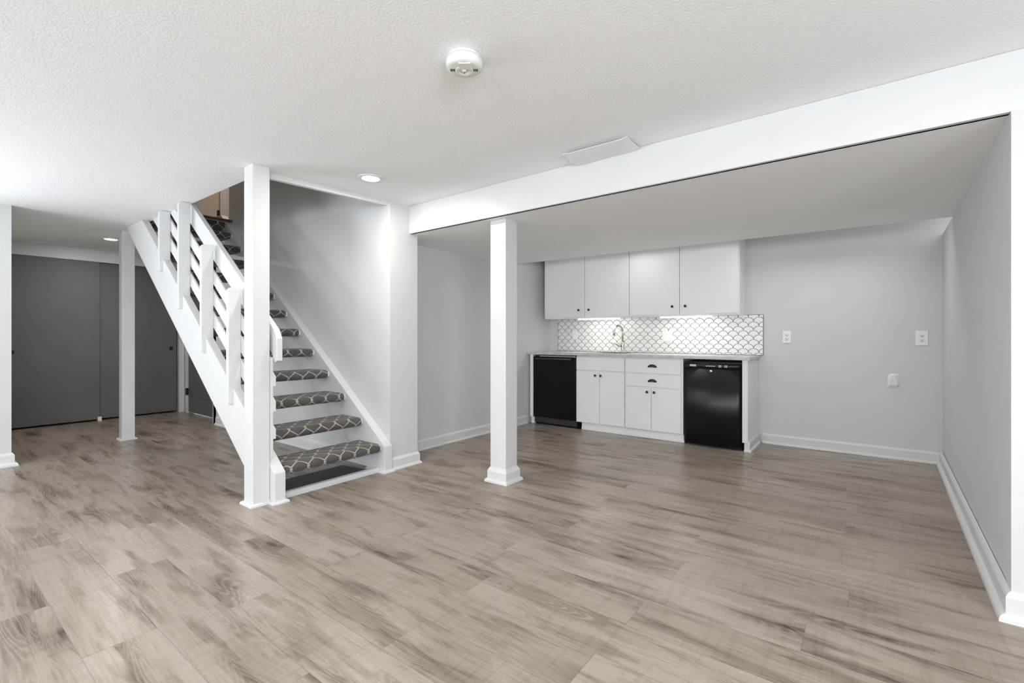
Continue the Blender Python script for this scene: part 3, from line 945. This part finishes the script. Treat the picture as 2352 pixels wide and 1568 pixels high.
# wall cabinets: their tops run up behind the edge of the low ceiling
UY = 5.222
t1 = thing('wall_cabinet', 'white two-door wall cabinet above the faucet, nearer the left wall', 'cabinet', (-2.80, 5.4, 1.345), 'white wall cabinets')
t2 = thing('wall_cabinet', 'white two-door wall cabinet above the fridge, at the right end', 'cabinet', (-1.63, 5.4, 1.345), 'white wall cabinets')
for t, xa, xb, doors in ((t1, -3.395, -2.2155, ((-3.390, -2.798, -2.876), (-2.793, -2.218, -2.736))), (t2, -2.2145, -1.034, ((-2.211, -1.637, -1.708), (-1.632, -1.044, -1.567)))):
    MB().box(xa, xb, UY + 0.019, KB - 0.0005, 1.345, CH - 0.01).build('carcass', CABW, t, bevel=0.001)
    for x0, x1, kx in doors:
        d = front('door', t, x0, x1, 1.362, CH - 0.012, UY); knob(d, kx, UY, 1.448)
for x0, x1, lb in ((-2.907, -2.356, 'lit under-cabinet light bar above the faucet'), (-1.856, -1.308, 'lit under-cabinet light bar above the double switch plate')):
    t = thing('light_bar', lb, 'light bar', ((x0 + x1) / 2, UY + 0.045, 1.344), 'under-cabinet light bars')
    MB().box(x0 - 0.006, x1 + 0.006, UY + 0.022, UY + 0.072, 1.339, 1.3448).build('housing', PLAST, t)
    MB().box(x0, x1, UY + 0.024, UY + 0.070, 1.327, 1.3388).build('diffuser', STRIP, t, bevel=0.003)
    l = area_light('under_cabinet_lamp', ((x0 + x1) / 2, UY + 0.05, 1.322), (0, 0, 0), x1 - x0, 0.04, 0.5, (1.0, 0.96, 0.90))

# lamp in the ceiling slot in front of the wall cabinets, hidden above the low ceiling's edge
t = struct(MB().box(-2.3, 0.25, 4.91, 4.99, CH - 0.02, CH - 0.0005).build('ceiling_slot_fitting', PLAST))
area_light('slot_lamp', (-0.35, 4.95, CH - 0.022), (0, 0, 0), 1.1, 0.06, 3.3, (1.0, 0.98, 0.95), math.radians(125))
area_light('slot_lamp', (-2.05, 4.95, CH - 0.022), (0, 0, 0), 0.35, 0.06, 0.8, (1.0, 0.97, 0.92), math.radians(125))

# ------------------------------------------------------------------ wall plates


def plate(name, label, cat, x, y, z, w, h, devices, group=None):
    t = thing(name, label, cat, (x, y, z), group)
    MB().box(x - w / 2, x + w / 2, y - 0.006, y - 0.0003, z - h / 2, z + h / 2).build('cover_plate', PLAST, t, bevel=0.003)
    for dx, kind in devices:
        if kind == 'duplex':
            for dz in (0.020, -0.020):
                r = MB().lathe([(0.0175, 0), (0.0175, -0.0015), (0.0165, -0.0025), (0.0, -0.0025)], (x + dx, y - 0.006, z + dz), 'y', 24).build('receptacle', PLAST, t)
                s = MB().box(x + dx - 0.0085, x + dx - 0.0060, y - 0.0092, y - 0.008, z + dz + 0.000, z + dz + 0.010).box(x + dx + 0.0060, x + dx + 0.0085, y - 0.0092, y - 0.008, z + dz + 0.001, z + dz + 0.009)
                s.cyl((x + dx, y - 0.0092, z + dz - 0.008), 0.0033, 0.0012, 'y', 12)
                s.build('slot', BLACK, r)
        elif kind == 'rocker':
            MB().prism([(y - 0.006, z - 0.033), (y - 0.010, z - 0.033), (y - 0.007, z), (y - 0.0105, z + 0.033), (y - 0.006, z + 0.033)], 'x', x + dx - 0.0165, x + dx + 0.0165).build('rocker_switch', PLAST, t)
    return t


plate('outlet', 'white outlet on the grey wall just right of the countertop', 'outlet', -0.648, KB, 1.113, 0.076, 0.125, [(0, 'duplex')])
plate('outlet', 'white outlet on the grey wall near the far corner, wider plate', 'outlet', 0.398, KB, 1.105, 0.086, 0.128, [(0, 'duplex')])
plate('outlet', 'white single plate on the tile backsplash left of the faucet', 'outlet', -3.109, KB - 0.010, 1.136, 0.080, 0.125, [(0, 'rocker')])
plate('switch_plate', 'white double switch plate on the tile backsplash right of the faucet', 'switch', -1.870, KB - 0.010, 1.119, 0.120, 0.125, [(-0.023, 'rocker'), (0.023, 'rocker')])
t = thing('wall_plate', 'glossy wrinkled white blank plate low on the wall below the outlets', 'wall plate', (0.2, KB, 0.715))
gl = plain('glossy_film', (0.74, 0.74, 0.74), 0.08, bump=0.0)
vs = []; fs = []; N = 10
for i in range(N + 1):
    for j in range(N + 1):
        u, w = i / N, j / N
        e = 0 if i in (0, N) or j in (0, N) else 1
        vs.append((0.162 + 0.078 * u, KB - 0.004 - e * (0.008 + 0.004 * math.sin(9 * u + 4 * w) + random.uniform(-0.002, 0.002)), 0.657 + 0.117 * w))
for i in range(N):
    for j in range(N):
        k = i * (N + 1) + j; fs.append((k, k + N + 1, k + N + 2, k + 1))
MB().box(0.160, 0.242, KB - 0.004, KB - 0.0003, 0.655, 0.776).build('back_plate', PLAST, t)
MB().add(vs, fs, True).build('film', gl, t)

# warm lamp of the upstairs hall
l = bpy.data.lights.new('hall_lamp', 'POINT'); l.energy = 14; l.color = (1.0, 0.84, 0.68); l.shadow_soft_size = 0.15
o = bpy.data.objects.new('hall_lamp', l); COL.objects.link(o); o.location = (-6.8, 3.1, 4.5)
